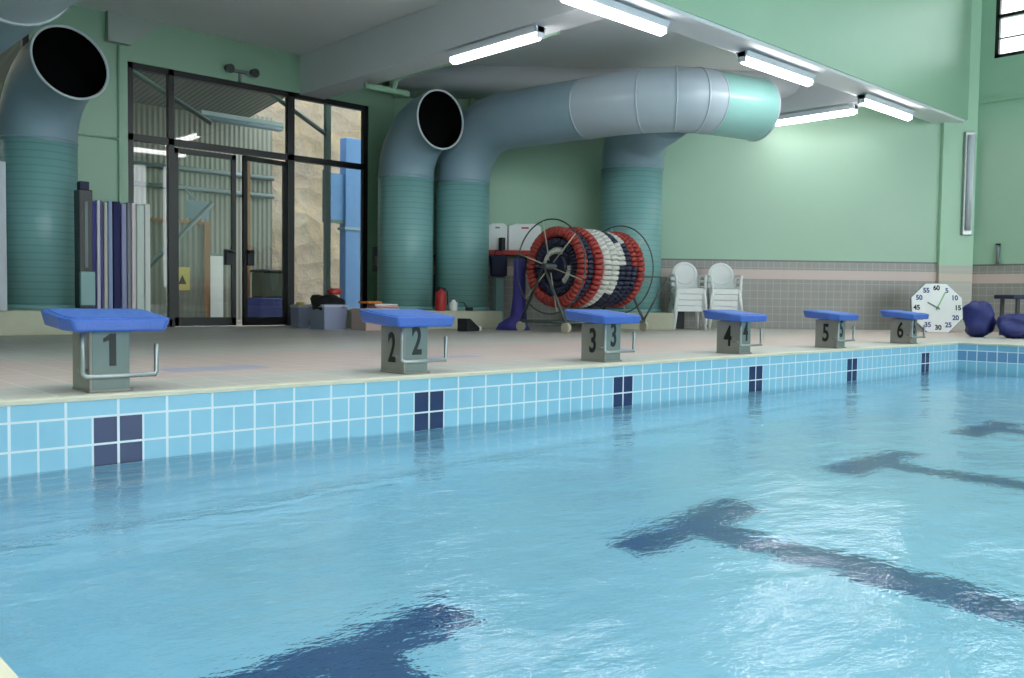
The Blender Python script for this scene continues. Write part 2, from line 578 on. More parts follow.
# door wall with its glazed opening (and a second window beyond the first duct)
DX0, DX1, DZ1 = 3.48, 7.86, 4.06
M1, M2, TZ = 4.16, 6.27, 2.93
WX1, WZ0, WZ1 = 2.12, 1.6, 4.3
b = MB()
T = 0.2
b.box(-9, -1.0, YD, YD + T, 0, 7)
b.box(-1.0, WX1, YD, YD + T, 0, WZ0)
b.box(-1.0, WX1, YD, YD + T, WZ1, 7)
b.box(WX1, DX0, YD, YD + T, 0, 7)
b.box(DX0, DX1, YD, YD + T, DZ1, 7)
b.box(DX1, CORNER.x + 0.2, YD, YD + T, 0, 7)
struct(b.build('wall_back', m_green))

def wall_slab(name, a, c, z0, z1, th, m):
    """upright slab from plan point a to c, thickness away from the room"""
    a = Vector(a); c = Vector(c); d = (c - a).normalized(); n = Vector((d.y, -d.x, 0))
    if n.dot(Vector((-1.6, -4.6, 0)) - a) > 0:
        n = -n
    b = MB()
    P = [a, c, c + n * th, a + n * th]
    b.prism([(q.x, q.y) for q in P], z0, z1, 'z')
    return struct(b.build(name, m))
wall_slab('wall_angled', CORNER, WEND, 0, 7, 0.2, m_dado)
# beam and bulkhead
b = MB(); b.box(-9, 16.6, YB0, YB1, BZ, CZ); struct(b.build('ceiling_beam', m_beam, bevel=0.01))
b = MB(); b.box(-9, 16.72, YB0 - 0.02, YB0 + 0.1, BZ + 0.05, 7.5); struct(b.build('wall_upper', m_green))
b = MB(); b.box(6.42, 6.92, YB1, YD, BZ, CZ); struct(b.build('ceiling_beam', m_beam, bevel=0.01))
b = MB(); b.box(13.45, 13.95, YB1, 5.1, BZ, CZ); struct(b.build('ceiling_beam', m_beam, bevel=0.01))
b = MB(); b.prism([(3.16, 4.28), (3.5, 4.28), (4.0, CZ), (3.16, CZ)], YD - 0.12, YD, 'y')
struct(b.build('trim_4', mat('haunch_paint', (170, 182, 174), .7, vary=.02)))
b = MB()
b.prism([(-9, YB0), (16.6, YB0), (16.6, 2.4), (WEND.x + 0.2, WEND.y), (CORNER.x + 0.1, YD + 0.05), (-9, YD + 0.05)], CZ, CZ + 0.15, 'z')
struct(b.build('ceiling_1', m_ceil))
# rounded bulkhead along the head of the angled wall
b = MB()
prof = [(0, CZ), (0.9, CZ), (0.9, 4.45), (0.84, 4.36), (0.7, 4.3), (0, 4.3)]
rings = []
for P in (CORNER, WEND - WD * 2.2):
    rings.append([P + WN * a + Vector((0, 0, z)) for a, z in prof])
b.ring_sweep(rings); struct(b.build('trim_2', m_beam))

# pillar and side wall with its high windows
PC = Vector((16.39, 2.40, 0)); mt = frame_mtx(PC, WD, -WN)
b = MB(); b.box(0, 0.67, -0.08, 0.5, 0, 7.5, mt); struct(b.build('pillar', m_pillar, bevel=0.01))
b = MB()
W0 = 5.23; W1 = 6.75
b.box(XR, XR + 0.25, -22, 1.95, 0, W0)
b.box(XR, XR + 0.25, -22, 1.95, W1, 7.5)
wy = [1.67, -1.6, -2.0, -5.2, -5.6, -8.8, -9.2, -12.4]
b.box(XR, XR + 0.25, wy[0], 1.95, W0, W1)
for i in range(1, 7, 2):
    b.box(XR, XR + 0.25, wy[i + 1], wy[i], W0, W1)
b.box(XR, XR + 0.25, -22, wy[7], W0, W1)
struct(b.build('wall_right', m_dado_y))
b = MB(); b.box(XR - 0.05, XR + 0.01, -22, 1.9, 4.40, 4.48); struct(b.build('trim_3', m_green))
for i in range(0, 8, 2):
    y1, y0 = wy[i], wy[i + 1]
    b = MB(); t = 0.07
    x0, x1 = XR + 0.02, XR + 0.12
    b.box(x0, x1, y0, y0 + t, W0, W1); b.box(x0, x1, y1 - t, y1, W0, W1)
    b.box(x0, x1, y0, y1, W0, W0 + t); b.box(x0, x1, y0, y1, W1 - t, W1)
    b.box(x0, x1, y0, y1, W0 + 0.75, W0 + 0.82)
    for q in (1 / 3, 2 / 3):
        yy = y0 + (y1 - y0) * q; b.box(x0, x1, yy - 0.03, yy + 0.03, W0, W1)
    b.box(x0 + .03, x1 - .03, y0, y1, W0 + 0.36, W0 + 0.385)
    w = struct(b.build('window_%d' % (3 + i // 2), m_black))
    b = MB(); b.box(XR + 0.06, XR + 0.066, y0 + t, y1 - t, W0 + t, W1 - t); b.build('window_pane', m_glass, w)
# unseen far sides of the pool hall, closed in to shape the light
b = MB(); b.box(-6.2, -6.0, -22, YD + 0.2, 0, 7.5); struct(b.build('wall_left', m_green))
b = MB()
b.box(-9, 16.85, -22.2, -22.0, 0, 0.9); b.box(-9, 16.85, -22.2, -22.0, 7.0, 7.5)
for x0 in (-9, -1.5, 5.0, 11.5, 15.9):
    b.box(x0, x0 + 0.8, -22.2, -22.0, 0.9, 7.0)
struct(b.build('wall_front', m_green))  # openings widened to brighten the alcove from the front
# unseen pool hall roof, rooflights widened to light the pool
b = MB()
for y0, y1 in ((1.2, YB0 + 0.1), (-3.6, -3.2), (-8.1, -7.7), (-12.6, -12.2), (-22, -16.4)):
    b.box(-9, 17.15, y0, y1, 7.4, 7.6)
for x0 in (-9, -3.0, 3.0, 9.0, 15.5):
    b.box(x0, x0 + (1.65 if x0 > 14 else 0.3), -22, 1.2, 7.4, 7.6)
struct(b.build('ceiling_2', m_ceil))
b = MB(); b.box(-9, 17.15, -22, 1.2, 7.52, 7.526); struct(b.build('window_rooflight', m_glass))

# plinths under the ducts
b = MB(); b.box(-3, 2.25, 7.2, YD, 0, 0.30); b.box(2.25, 2.5, 7.2, 8.38, 0, 0.30); struct(b.build('plinth', m_plinth, bevel=0.012))
b = MB(); b.box(6.5, 9.0, 6.9, 8.78, 0, 0.30); struct(b.build('plinth', m_plinth, bevel=0.012))
c = Vector((11.28, 5.83, 0)); mt = frame_mtx(c, WD, -WN)
b = MB(); b.box(-0.85, 0.62, -0.72, 0.70, 0, 0.30, mt); struct(b.build('plinth', m_plinth, bevel=0.012))

# ------------------------------------------------------------------ glazed door wall
fy0, fy1 = YD + 0.02, YD + 0.12
b = MB()
def bar_v(x, z0, z1, w=0.09): b.box(x - w / 2, x + w / 2, fy0, fy1, z0, z1)
def bar_h(z, x0, x1, w=0.09): b.box(x0, x1, fy0, fy1, z - w / 2, z + w / 2)
bar_v(DX0 + 0.045, 0, DZ1); bar_v(DX1 - 0.045, 0, DZ1); bar_v(M1, 0, DZ1, 0.09); bar_v(M2, 0, DZ1, 0.13)
bar_h(DZ1 - 0.045, DX0, DX1); bar_h(TZ, DX0, DX1, 0.10)
bar_h(0.06, DX0, M1, 0.12); bar_h(0.06, M2, DX1, 0.12)
w1 = struct(b.build('window_1', m_black))
for (x0, x1, z0, z1) in ((DX0 + .09, M1 - .045, .12, TZ - .05), (M2 + .065, DX1 - .09, .12, TZ - .05),
                         (DX0 + .09, M1 - .045, TZ + .05, DZ1 - .09), (M1 + .045, M2 - .065, TZ + .05, DZ1 - .09), (M2 + .065, DX1 - .09, TZ + .05, DZ1 - .09)):
    q = MB(); q.box(x0, x1, YD + 0.065, YD + 0.071, z0, z1); q.build('window_pane', m_glass, w1)

def door_leaf(idx, hx, width, hinge_left, ang, h=2.85):
    """a glazed steel leaf hinged at hx; local x runs away from the hinge"""
    s = 1 if hinge_left else -1
    def B(b, x0, x1, y0, y1, z0, z1):
        b.box(min(s * x0, s * x1), max(s * x0, s * x1), y0, y1, z0, z1)
    b = MB()
    B(b, 0, .07, -.025, .025, .01, h); B(b, width - .075, width, -.025, .025, .01, h)
    B(b, 0, width, -.025, .025, h - .08, h); B(b, 0, width, -.025, .025, .01, .15)
    d = struct(b.build('door_%d' % idx, m_black))
    d.location = (hx, YD + 0.07, 0); d.rotation_euler = (0, 0, ang)
    q = MB(); B(q, .07, width - .075, -.003, .003, .15, h - .08); q.build('door_pane', m_glass, d)
    q = MB(); B(q, width - .19, width - .06, -.06, .06, 1.02, 1.28); q.build('door_lock', m_dark, d, bevel=0.01)
    q = MB(); q.tube([(s * (width - .05), -.06, 1.24), (s * (width - .05), -.1, 1.24), (s * (width - .17), -.1, 1.24)], .012, 8); q.build('door_handle', m_black, d)
    return d
door_leaf(1, M1 + 0.05, 1.05, True, 0.0)
door_leaf(2, M2 - 0.07, 0.87, False, math.radians(7))

# window beyond the first duct
b = MB()
for x in (-1.0, 0.55, WX1 - 0.08):
    b.box(x, x + 0.08, fy0, fy1, WZ0, WZ1)
for z in (WZ0, 2.9, WZ1 - 0.08):
    b.box(-1.0, WX1, fy0, fy1, z, z + 0.08)
w2 = struct(b.build('window_2', m_black))
b = MB(); b.box(-1.0, WX1, YD + 0.065, YD + 0.071, WZ0, WZ1); b.build('window_pane', m_glass, w2)

# ------------------------------------------------------------------ yard outside
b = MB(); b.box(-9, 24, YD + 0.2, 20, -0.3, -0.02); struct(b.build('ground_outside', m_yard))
b = MB()
random.seed(3)
n = 36; m = 14
G = []
for i in range(n + 1):
    row = []
    for j in range(m + 1):
        x = -7 + 26 * i / n; z = -0.1 + 7.5 * j / m
        y = 15.6 + 0.12 * z + random.uniform(-0.16, 0.16)
        row.append(b.bm.verts.new((x, y, z)))
    G.append(row)
for i in range(n):
    for j in range(m):
        b.bm.faces.new((G[i][j], G[i + 1][j], G[i + 1][j + 1], G[i][j + 1]))
back = [b.bm.verts.new((-7, 17.5, -.1)), b.bm.verts.new((19, 17.5, -.1)), b.bm.verts.new((19, 17.5, 7.4)), b.bm.verts.new((-7, 17.5, 7.4))]
b.bm.faces.new(back)
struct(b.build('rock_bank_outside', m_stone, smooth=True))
# lean-to shed
def shed():
    t = thing('lean_to_shed', 'grey corrugated lean-to shed in the yard seen through the glass doors', 'shed', (4.0, 11.5, -0.02))
    b = MB(); mt = Matrix.Rotation(math.radians(-7), 4, 'X')
    b.box(-1.6, 3.55, -1.75, 2.6, 4.6, 4.66, mt); b.build('roof', m_shedroof, t)
    b = MB(); b.box(-1.3, 4.2, 2.2, 2.28, 0, 4.5); b.build('wall_sheet', m_shed, t)
    for x in (-0.25, 3.5):
        b = MB(); b.box(x - .05, x + .05, -1.3, -1.2, 0, 4.5); b.build('post', m_truss, t)
    for pts in (((-.25, -1.25, 4.4), (3.5, -1.25, 4.25)), ((-.25, -1.25, 4.2), (1.2, -1.25, 3.5)), ((3.5, -1.25, 3.6), (2.2, -1.25, 4.25)), ((.3, .35, .6), (1.95, .35, 2.3))):
        b = MB(); b.tube(pts, .045, 8); b.build('brace', m_truss, t)
    for z in (2.75, 3.15):
        b = MB(); b.cyl((-1.3, 2.14, z), (4.2, 2.14, z), .05, 8); b.build('rail', m_truss, t)
    return t
shed()
t = thing('site_container', 'grey panelled container with an orange edge behind the left door leaf', 'container', (4.6, 12.4, -0.02))
b = MB(); b.box(-1.5, 1.42, 0, 1.0, 0, 1.92); b.build('container_body', m_shed, t)
b = MB(); b.box(1.42, 1.54, -.04, .1, 0, 1.98); b.box(-1.5, 1.42, -.03, .05, 1.92, 1.98); b.build('orange_edge', m_wood, t)
def batten(name, label, a, c, w, m_body, m_t, group=None, parentless=True, h=0.09, tw=0.055):
    """strip light from a to c (points on the mounting face, lamp hangs below)"""
    a = Vector(a); c = Vector(c); L = (c - a).length
    ang = math.atan2(c.y - a.y, c.x - a.x)
    t = thing(name, label, 'light', a, ang, group)
    b = MB(); b.prism([(-w / 2, 0), (w / 2, 0), (w * .32, -h * .8), (-w * .32, -h * .8)], 0, L, 'x'); b.build('housing', m_body, t)
    b = MB(); b.tube([(0.02, 0, -h - tw * .45), (0.05, 0, -h - tw * .45), (L - 0.05, 0, -h - tw * .45), (L - .02, 0, -h - tw * .45)], [tw * .7, tw, tw, tw * .7], 14); b.build('tube', m_t, t)
    for x in (0.0, L - .02):
        b = MB(); b.box(x, x + .02, -w * .3, w * .3, -h - tw, 0); b.build('lamp_holder', m_body, t)
    return t
batten('fluorescent_light', 'long pale unlit strip outside the transom, made up for lamp reflections in the glass', (5.6, 11.6, 3.95), (7.3, 11.6, 3.98), .16, m_lampbody, m_sign)  # added unlit strip standing in for lamp reflections in the glass
b = MB(); b.box(5.5, 5.95, 12.0, 12.03, 1.98, 2.32); b.tube([(5.72, 12.02, 2.3), (5.72, 12.6, 2.6)], .015, 6)
tag(b.build('hanging_sign', m_sign), 'plain pale blue sign hanging in the yard behind the left door leaf', 'sign')
t = thing('blue_post', 'tall pale blue post standing in the yard behind the right glazed bay', 'post', (9.35, 12.2, -0.02))
b = MB(); b.box(-.27, .2, -.12, .12, 0, 4.0); b.build('post_shaft', m_bluepost, t, bevel=.02)
b = MB(); b.box(-.3, .23, -.15, .15, 2.0, 2.06); b.build('post_band', m_sign, t)
b = MB(); b.box(-.3, .23, -.15, .15, 0, .3); b.build('post_foot', m_sign, t)
b = MB(); b.box(-.72, -.27, -.06, -.02, 2.2, 3.2); nb = b.build('notice_board', m_bluepost, t); nb['label'] = 'flat blue notice board on the left side of the post'
b = MB(); b.box(-.78, -.72, -.07, -.01, 2.13, 3.25); b.box(-.78, -.27, -.07, -.01, 2.13, 2.2); b.build('board_frame', m_truss, nb)
b = MB(); b.box(6.76, 6.86, 12.1, 12.2, -.02, 3.4); tag(b.build('timber_post', m_wood), 'orange timber post in the yard behind the right door leaf', 'post')
t = thing('yard_bin', 'dark green bin with a blue base standing outside the right door leaf', 'bin', (7.05, 11.6, -0.02))
b = MB(); b.box(-.3, .3, -.25, .25, .5, 1.0); b.build('bin_body', mat('bin_green', (58, 66, 52), .6), t, bevel=.03)
b = MB(); b.box(-.38, .38, -.28, .28, 0, .5); b.build('bin_base', m_tarp, t, bevel=.03)
b = MB(); b.box(-.32, .32, -.27, .27, 1.0, 1.05); b.build('lid', m_dark, t, bevel=.015)
t = thing('leaning_sheet', 'white upright panel standing beside the orange edged container', 'panel', (6.2, 12.7, -0.02))
b = MB(); b.box(0, .35, -.03, .03, 0, 1.35); b.build('board', m_white, t); b = MB(); b.box(-.02, .37, -.035, .035, 1.33, 1.38); b.build('edge_strip', m_greybox, t)
b = MB(); b.box(5.42, 5.72, 12.355, 12.375, .6, 1.05); b.prism([(5.49, .72), (5.65, .72), (5.57, .9)], 12.35, 12.356, 'y', mi=1)
tag(b.build('warning_sign', [m_yellow, m_dark]), 'small faded yellow warning sign on the grey container', 'sign')

# ------------------------------------------------------------------ starting blocks
def make_block(k, label):
    t = thing('starting_block', label, 'starting block', (2.0 * k + (0, 0, .05, .06, .05, .03)[k], 0, 0), 0, 'numbered starting blocks along the pool end')
    b = MB()
    b.box(-.07, .125, .18, .42, 0, .325); b.build('post', m_post, t, bevel=.006)
    b = MB(); b.box(-.082, -.068, .175, .44, .012, .32); b.build('side_plate', m_postside, t, bevel=.003)
    b = MB(); b.box(-.085, .14, .17, .445, 0, .012); b.build('base_plate', m_postside, t, bevel=.004)
    # blue top: wedge with cut corners, higher at the back
    poly = [(-.19, .10), (.295, .10), (.33, .14), (.33, .50), (.30, .54), (-.20, .54), (-.225, .50), (-.225, .2)]
    b = MB()
    def zt(y): return .385 + (y - .1) * .105
    def zb(x, y): return .318 + max(0, (y - .1)) * .06
    top = [b.bm.verts.new((x, y, zt(y))) for x, y in poly]
    cxy = (.045, .33)
    bot = [b.bm.verts.new((cxy[0] + (x - cxy[0]) * .93, max(.1, cxy[1] + (y - cxy[1]) * .9) if y > .11 else .1, zb(x, y))) for x, y in poly]
    b.bm.faces.new(top); b.bm.faces.new(bot[::-1]); n = len(top)
    for i in range(n):
        b.bm.faces.new((top[i], bot[i], bot[(i + 1) % n], top[(i + 1) % n]))
    pl = b.build('platform', m_blue, t, bevel=.012)
    b = MB()
    tp = [(-.16, .13), (.27, .13), (.30, .16), (.30, .48), (.27, .51), (-.17, .51), (-.195, .48), (-.195, .2)]
    A = [b.bm.verts.new((x, y, zt(y) - .002)) for x, y in tp]; B = [b.bm.verts.new((x, y, zt(y) + .004)) for x, y in tp]
    b.bm.faces.new(A[::-1]); b.bm.faces.new(B)
    for i in range(len(A)):
        b.bm.faces.new((A[i], A[(i + 1) % len(A)], B[(i + 1) % len(A)], B[i]))
    b.build('tread', m_bluef, pl)
    # backstroke grip: bar low in front, uprights to the platform
    b = MB()
    b.tube([(-.125, .14, .315), (-.125, .14, .10), (-.11, .125, .088), (.235, .125, .088), (.25, .14, .10), (.25, .14, .25)], .013, 10)
    b.tube([(-.125, .14, .12), (-.125, .2, .12), (-.08, .2, .12)], .01, 8)
    b.build('grip_bar', m_steel, t)
    d = str(k + 1)
    if k == 0:
        b = MB(); b.prism([(-.01, -.085), (.024, -.085), (.024, .085), (-.004, .085), (-.04, .06), (-.04, .04), (-.01, .05)], -.002, .002, 'z', frame_mtx((.03, .1785, .222), (1, 0, 0), (0, 0, 1)))
        b.build('number', m_digit, t)
    else:
        text_mesh('number', d, .27, m_digit, frame_mtx((.03, .1785, .215), (1, 0, 0), (0, 0, 1)), t, sx=.62, bold=.006)
    if k:
        text_mesh('number', d, .28, m_digit, frame_mtx((-.0835, .31, .165), (0, -1, 0), (0, 0, 1)), t, sx=.62, bold=.006)
    return t
make_block(0, 'blue-topped starting block numbered 1, nearest at the left')
for k in range(1, 6):
    make_block(k, 'blue-topped starting block numbered %d at the pool edge' % (k + 1))

# ------------------------------------------------------------------ air ducts
def elbow_pts(p, d0, d1, R, n=5, total=1.0):
    """points of a lobster-back bend from direction d0 to d1"""
    p = Vector(p); d0 = Vector(d0).normalized(); d1 = Vector(d1).normalized()
    c = p + d1 * R
    pts = []
    for i in range(n + 1):
        a = PI / 2 * total * i / n
        pts.append(c - d1 * R * math.cos(a) + d0 * R * math.sin(a))
    return pts
def flange(b, c, ax, r, w=.035, h=.018):
    c = Vector(c); ax = Vector(ax).normalized()
    b.tube([c - ax * w / 2, c + ax * w / 2], r + h, 32)
def open_tube(pts, r, th=.03, n=32):
    """tube open at its last end, with inner wall"""
    b = MB(); b.tube(pts, r, n, (False, False)); return b
def riser_part(t, x, y, z0, z1, r):
    b = MB(); b.cyl((x, y, z0), (x, y, z1), r, 40); o = b.build('riser', m_riser, t)
    b = MB(); flange(b, (x, y, z0 + .03), (0, 0, 1), r, .06, .02); b.build('base_collar', m_riser, t)
    return o
def mouth(t, pts, r):
    """rim at the open end and a black sleeve painting in the shade inside the bend"""
    c = Vector(pts[-1]); ax = (c - Vector(pts[-2])).normalized()
    b = MB(); b.torus(c, ax, r, .018, 48, 8); b.build('mouth_rim', m_rim, t)
    b = MB(); b.tube(list(pts[-4:-1]) + [c - ax * .004], r - .014, 32, (True, False)); b.build('mouth_shade', m_void, t)

# nearest riser
t = thing('air_duct', 'teal ventilation duct with wide dark mouth standing left of the glass doors', 'air duct', (2.27, 8.4, 0.3), 0, 'teal ventilation ducts')
t.location = (0, 0, 0)
x, y, r = 1.95, 8.42, .475
riser_part(t, x, y, .30, 2.52, r)
pts = elbow_pts((x, y, 2.52), (0, 0, 1), (.13, -1, 0), .86, 6, .93)
dirn = (pts[-1] - pts[-2]).normalized()
pts.append(pts[-1] + dirn * .2)
b = MB(); b.tube([(x, y, 2.51)] + pts[1:], r, 40, (False, False)); b.build('elbow', m_elbow, t)
b = MB(); flange(b, (x, y, 2.52), (0, 0, 1), r, .03, .01); b.build('seam_band', m_elbow, t)
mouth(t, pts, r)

# second riser, mouth towards the pool
t = thing('air_duct', 'teal ventilation duct with dark round mouth just right of the glass doors', 'air duct', (0, 0, 0), 0, 'teal ventilation ducts')
x, y, r = 7.89, 8.27, .49
riser_part(t, x, y, .30, 2.63, r)
pts = elbow_pts((x, y, 2.63), (0, 0, 1), (0, -1, 0), .90, 6)
pts.append(pts[-1] + Vector((0, -.07, 0)))
b = MB(); b.tube([(x, y, 2.62)] + pts[1:], r, 40, (False, False)); b.build('elbow', m_elbow, t)
b = MB(); flange(b, (x, y, 2.63), (0, 0, 1), r, .03, .01); b.build('seam_band', m_elbow, t)
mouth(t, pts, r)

# third riser and the long bent run
t = thing('air_duct', 'long bent ventilation duct rising behind the others and crossing under the beam', 'air duct', (0, 0, 0), 0, 'teal ventilation ducts')
x, y, r = 8.94, 7.95, .49
riser_part(t, x, y, .30, 2.62, r)
ZH = 3.62
pts = elbow_pts((x, y, 2.62), (0, 0, 1), Vector((.08, -1, 0)), 1.0, 6)
pA = Vector((9.33, 5.25, ZH + .02))
b = MB(); b.tube([(x, y, 2.61)] + pts[1:] + [pA], r, 40, (False, False)); b.build('elbow', m_elbow, t)
b = MB(); flange(b, (x, y, 2.62), (0, 0, 1), r, .03, .01); b.build('seam_band', m_elbow, t)
bend = [pA, Vector((9.37, 4.72, ZH + .02)), Vector((9.50, 4.24, ZH + .02)), Vector((9.76, 3.84, ZH + .02)), Vector((10.02, 3.64, ZH + .02)), Vector((10.26, 3.58, ZH + .02))]
b = MB(); b.tube(bend, r + .006, 40, (False, False)); b.build('bend', m_pale, t)
for i in (0, 2, 3, 4, 5):
    q = (bend[min(i + 1, 5)] - bend[max(i - 1, 0)]).normalized()
    b = MB(); flange(b, bend[i], q, r, .03, .012); b.build('seam_band', m_pale, t)
d5 = (bend[5] - bend[4]).normalized()
pe = bend[5] + d5 * 1.06
b = MB(); b.tube([bend[5] - d5 * .05, bend[5] + d5 * .5, pe], r + .002, 40, (False, False)); b.build('outlet', m_mint, t)
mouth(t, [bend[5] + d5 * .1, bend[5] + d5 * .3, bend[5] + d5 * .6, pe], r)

# fourth riser behind the reel, joining the run from behind
t = thing('air_duct', 'single upright teal duct standing behind the lane rope reel', 'air duct', (0, 0, 0), 0, 'teal ventilation ducts')
x, y, r = 11.24, 5.87, .56
riser_part(t, x, y, .30, 2.92, r)
pts = elbow_pts((x, y, 2.92), (0, 0, 1), (-.52, -.85, 0), .72, 5)
b = MB(); b.tube([(x, y, 2.91)] + pts[1:] + [pts[-1] + Vector((-.52, -.85, 0)).normalized() * 1.12], [r] * 6 + [.48, .44], 40, (False, True)); b.build('elbow', m_elbow, t)
b = MB(); flange(b, (x, y, 2.92), (0, 0, 1), r, .03, .01); b.build('seam_band', m_elbow, t)

# duct passing overhead at the left
t = thing('air_duct', 'blue-grey duct passing overhead in the upper left corner', 'air duct', (0, 0, 0), 0, 'teal ventilation ducts')
x, y, r, ZL = 0.62, 8.35, .50, 3.42
riser_part(t, x, y, .30, 2.6, r)
pts = elbow_pts((x, y, 2.6), (0, 0, 1), (0, -1, 0), ZL - 2.6, 6)
b = MB(); b.tube([(x, y, 2.59)] + pts[1:] + [(x, 4.25, ZL)], r, 40, (False, False)); b.build('elbow', m_elbow, t)
b = MB(); b.tube([(x, 4.25, ZL), (x, 1.2, ZL)], r + .012, 40, (False, False)); b.build('outlet', m_pale, t)
b = MB(); flange(b, (x, 4.25, ZL), (0, 1, 0), r, .05, .03); b.build('seam_band', m_rim, t)

# ------------------------------------------------------------------ fluorescent lights on the beams
LG = 'fluorescent strip lights under the beams'
LZ = BZ - 0.04
Y2 = 2.33
batten('fluorescent_light', 'strip light on the cross beam above the second duct mouth', (6.50, 5.30, LZ), (6.50, 3.52, LZ), .2, m_lampbody, m_tube, LG)
batten('fluorescent_light', 'strip light nearest on the long beam, at the top edge of the view', (5.62, Y2, LZ), (7.48, Y2, LZ), .2, m_lampbody, m_tube, LG)
batten('fluorescent_light', 'strip light on the long beam just above the end of the bent duct', (9.25, Y2, LZ), (11.15, Y2, LZ), .2, m_lampbody, m_tube, LG)
batten('fluorescent_light', 'strip light on the long beam, last before the pillar', (12.85, Y2, LZ), (14.75, Y2, LZ), .2, m_lampbody, m_tube, LG)
batten('fluorescent_light', 'strip light on the cross beam right of the bent duct', (13.55, 4.35, LZ), (13.55, 2.75, LZ), .2, m_lampbody, m_tube, LG)

# emergency light over the doors
t = thing('emergency_light', 'black twin-head emergency light on the green wall above the glass doors', 'light', (5.3, YD, 4.22))
b = MB(); b.box(-.16, .16, -.05, 0, -.02, .03); b.box(-.02, .02, -.03, 0, -.16, 0); b.build('bracket', m_greybox, t)
for s in (-.22, .22):
    b = MB(); b.cyl((s, -.13, .0), (s, -.02, .03), .075, 16, .055); b.build('lamp_head', m_black, t)

# wall box right of the doors
t = thing('wall_box', 'small grey control box on the wall between doors and duct', 'box', (8.02, YD, 0))
b = MB(); b.box(-.07, .07, -.07, 0, 1.0, 1.46); b.build('box_body', m_greybox, t, bevel=.006)
b = MB(); b.box(-.05, .05, -.078, -.07, 1.1, 1.28); b.build('box_cover', m_pinkbox, t)

b = MB(); b.cyl((3.34, YD - .02, 0), (3.34, YD - .02, 4.28), .018, 8); b.cyl((2.3, YD - .02, 2.86), (3.34, YD - .02, 2.86), .018, 8)
tag(b.build('wall_conduit', m_gpipe), 'thin green conduit on the green wall left of the glass doors', 'conduit')
# pipes under the ceiling
b = MB(); b.tube([(6.99, 3.7, 4.08), (6.99, 7.2, 4.08), (6.99, 7.35, 4.04), (6.99, 7.42, 3.9)], .05, 10); b.tube([(6.45, 7.42, 3.88), (7.3, 7.42, 3.88)], .05, 10)
tag(b.build('ceiling_pipe', m_gpipe), 'pale green pipe along the cross beam with an elbow beside the second duct mouth', 'pipe')
q = Vector((12.36, 5.95, 0)) + WD * -3.75 + WN * .10
b = MB(); b.cyl((q.x, q.y, 3.4), (q.x, q.y, 4.3), .055, 10); q2 = q + WD * .18; b.cyl((q2.x, q2.y, 3.4), (q2.x, q2.y, 4.3), .03, 8); b.tube([(q.x, q.y, 3.95), (q2.x, q2.y, 3.95)], .03, 8)
tag(b.build('hanger_pipe', m_gpipe), 'pale green upright pipe pair between the second mouth and the long duct', 'pipe')

# upright conduit on the pillar
P = PC + WD * .50 + WN * .08
t = thing('pillar_light', 'long pale upright light fitting fixed to the pillar', 'light', P, math.atan2(WD.y, WD.x))
b = MB(); b.box(-.10, .10, -.07, 0, 1.86, 3.85); b.build('housing', m_steel, t, bevel=.015)
b = MB(); b.cyl((0, -.09, 1.95), (0, -.09, 3.78), .055, 12); b.build('diffuser', m_lampbody, t)
t = thing('dado_stub', 'short dark upright stub pipe on the tiled ledge right of the pillar', 'pipe', (XR, 1.46, 1.30))
b = MB(); b.cyl((-.05, 0, 0), (-.05, 0, .36), .035, 10); b.build('pipe', m_greybox, t)
b = MB(); b.cyl((-.05, 0, .36), (-.05, 0, .39), .045, 10); b.build('cap', m_dark, t)

# ------------------------------------------------------------------ lane rope reel
XA, XB, YR, ZR = 8.60, 9.98, 5.2, 1.03
t = thing('lane_rope_reel', 'large wheeled storage reel carrying wound lane ropes beside the ducts', 'reel', (XA, YR, 0))
def L(p): return Vector(p) - Vector((XA, YR, 0))
for xx in (XA - .16, XB + .12):
    b = MB(); b.torus(L((xx, YR, ZR)), (1, 0, 0), 0.745, .012, 56, 8); b.build('hoop', m_frame, t)
    b = MB()
    for k in range(6):
        a = 2 * PI * k / 6 + .3
        b.tube([L((xx, YR + .1 * math.cos(a), ZR + .1 * math.sin(a))), L((xx, YR +   .74 * math.cos(a), ZR + .74 * math.sin(a)))], .009, 8)
    b.build('spokes', m_cream, t)
b = MB(); b.cyl(L((XA - .3, YR, ZR)), L((XB + .22, YR, ZR)), .05, 14); b.build('axle', m_frame, t)
b = MB(); b.cyl(L((XA - .05, YR, ZR)), L((XB + .05, YR, ZR)), .2, 20); b.build('drum', m_rope_n, t)
for xx in (XA - .3, XB + .22):
    b = MB()
    b.tube([L((xx, YR - .5, .16)), L((xx, YR, ZR)), L((xx, YR + .5, .16))], .025, 10)
    b.tube([L((xx, YR - .5, .16)), L((xx, YR + .5, .16))], .025, 10)
    b.build('end_stand', m_frame, t)
    for s in (-.5, .5):
        b = MB(); b.cyl(L((xx - .03, YR + s, .08)), L((xx + .03, YR + s, .08)), .08, 18); b.build('wheel', m_cream, t)
for s in (-.5, .5):
    b = MB(); b.tube([L((XA - .3, YR + s, .16)), L((XB + .22, YR + s, .16))], .022, 8); b.build('base_rail', m_frame, t)
b = MB(); b.tube([L((XB + .22, YR - .5, .2)), L((XB + .9, YR - .45, .92)), L((XB + .1, YR - .4, .92))], .018, 8); b.build('tow_bar', m_frame, t)

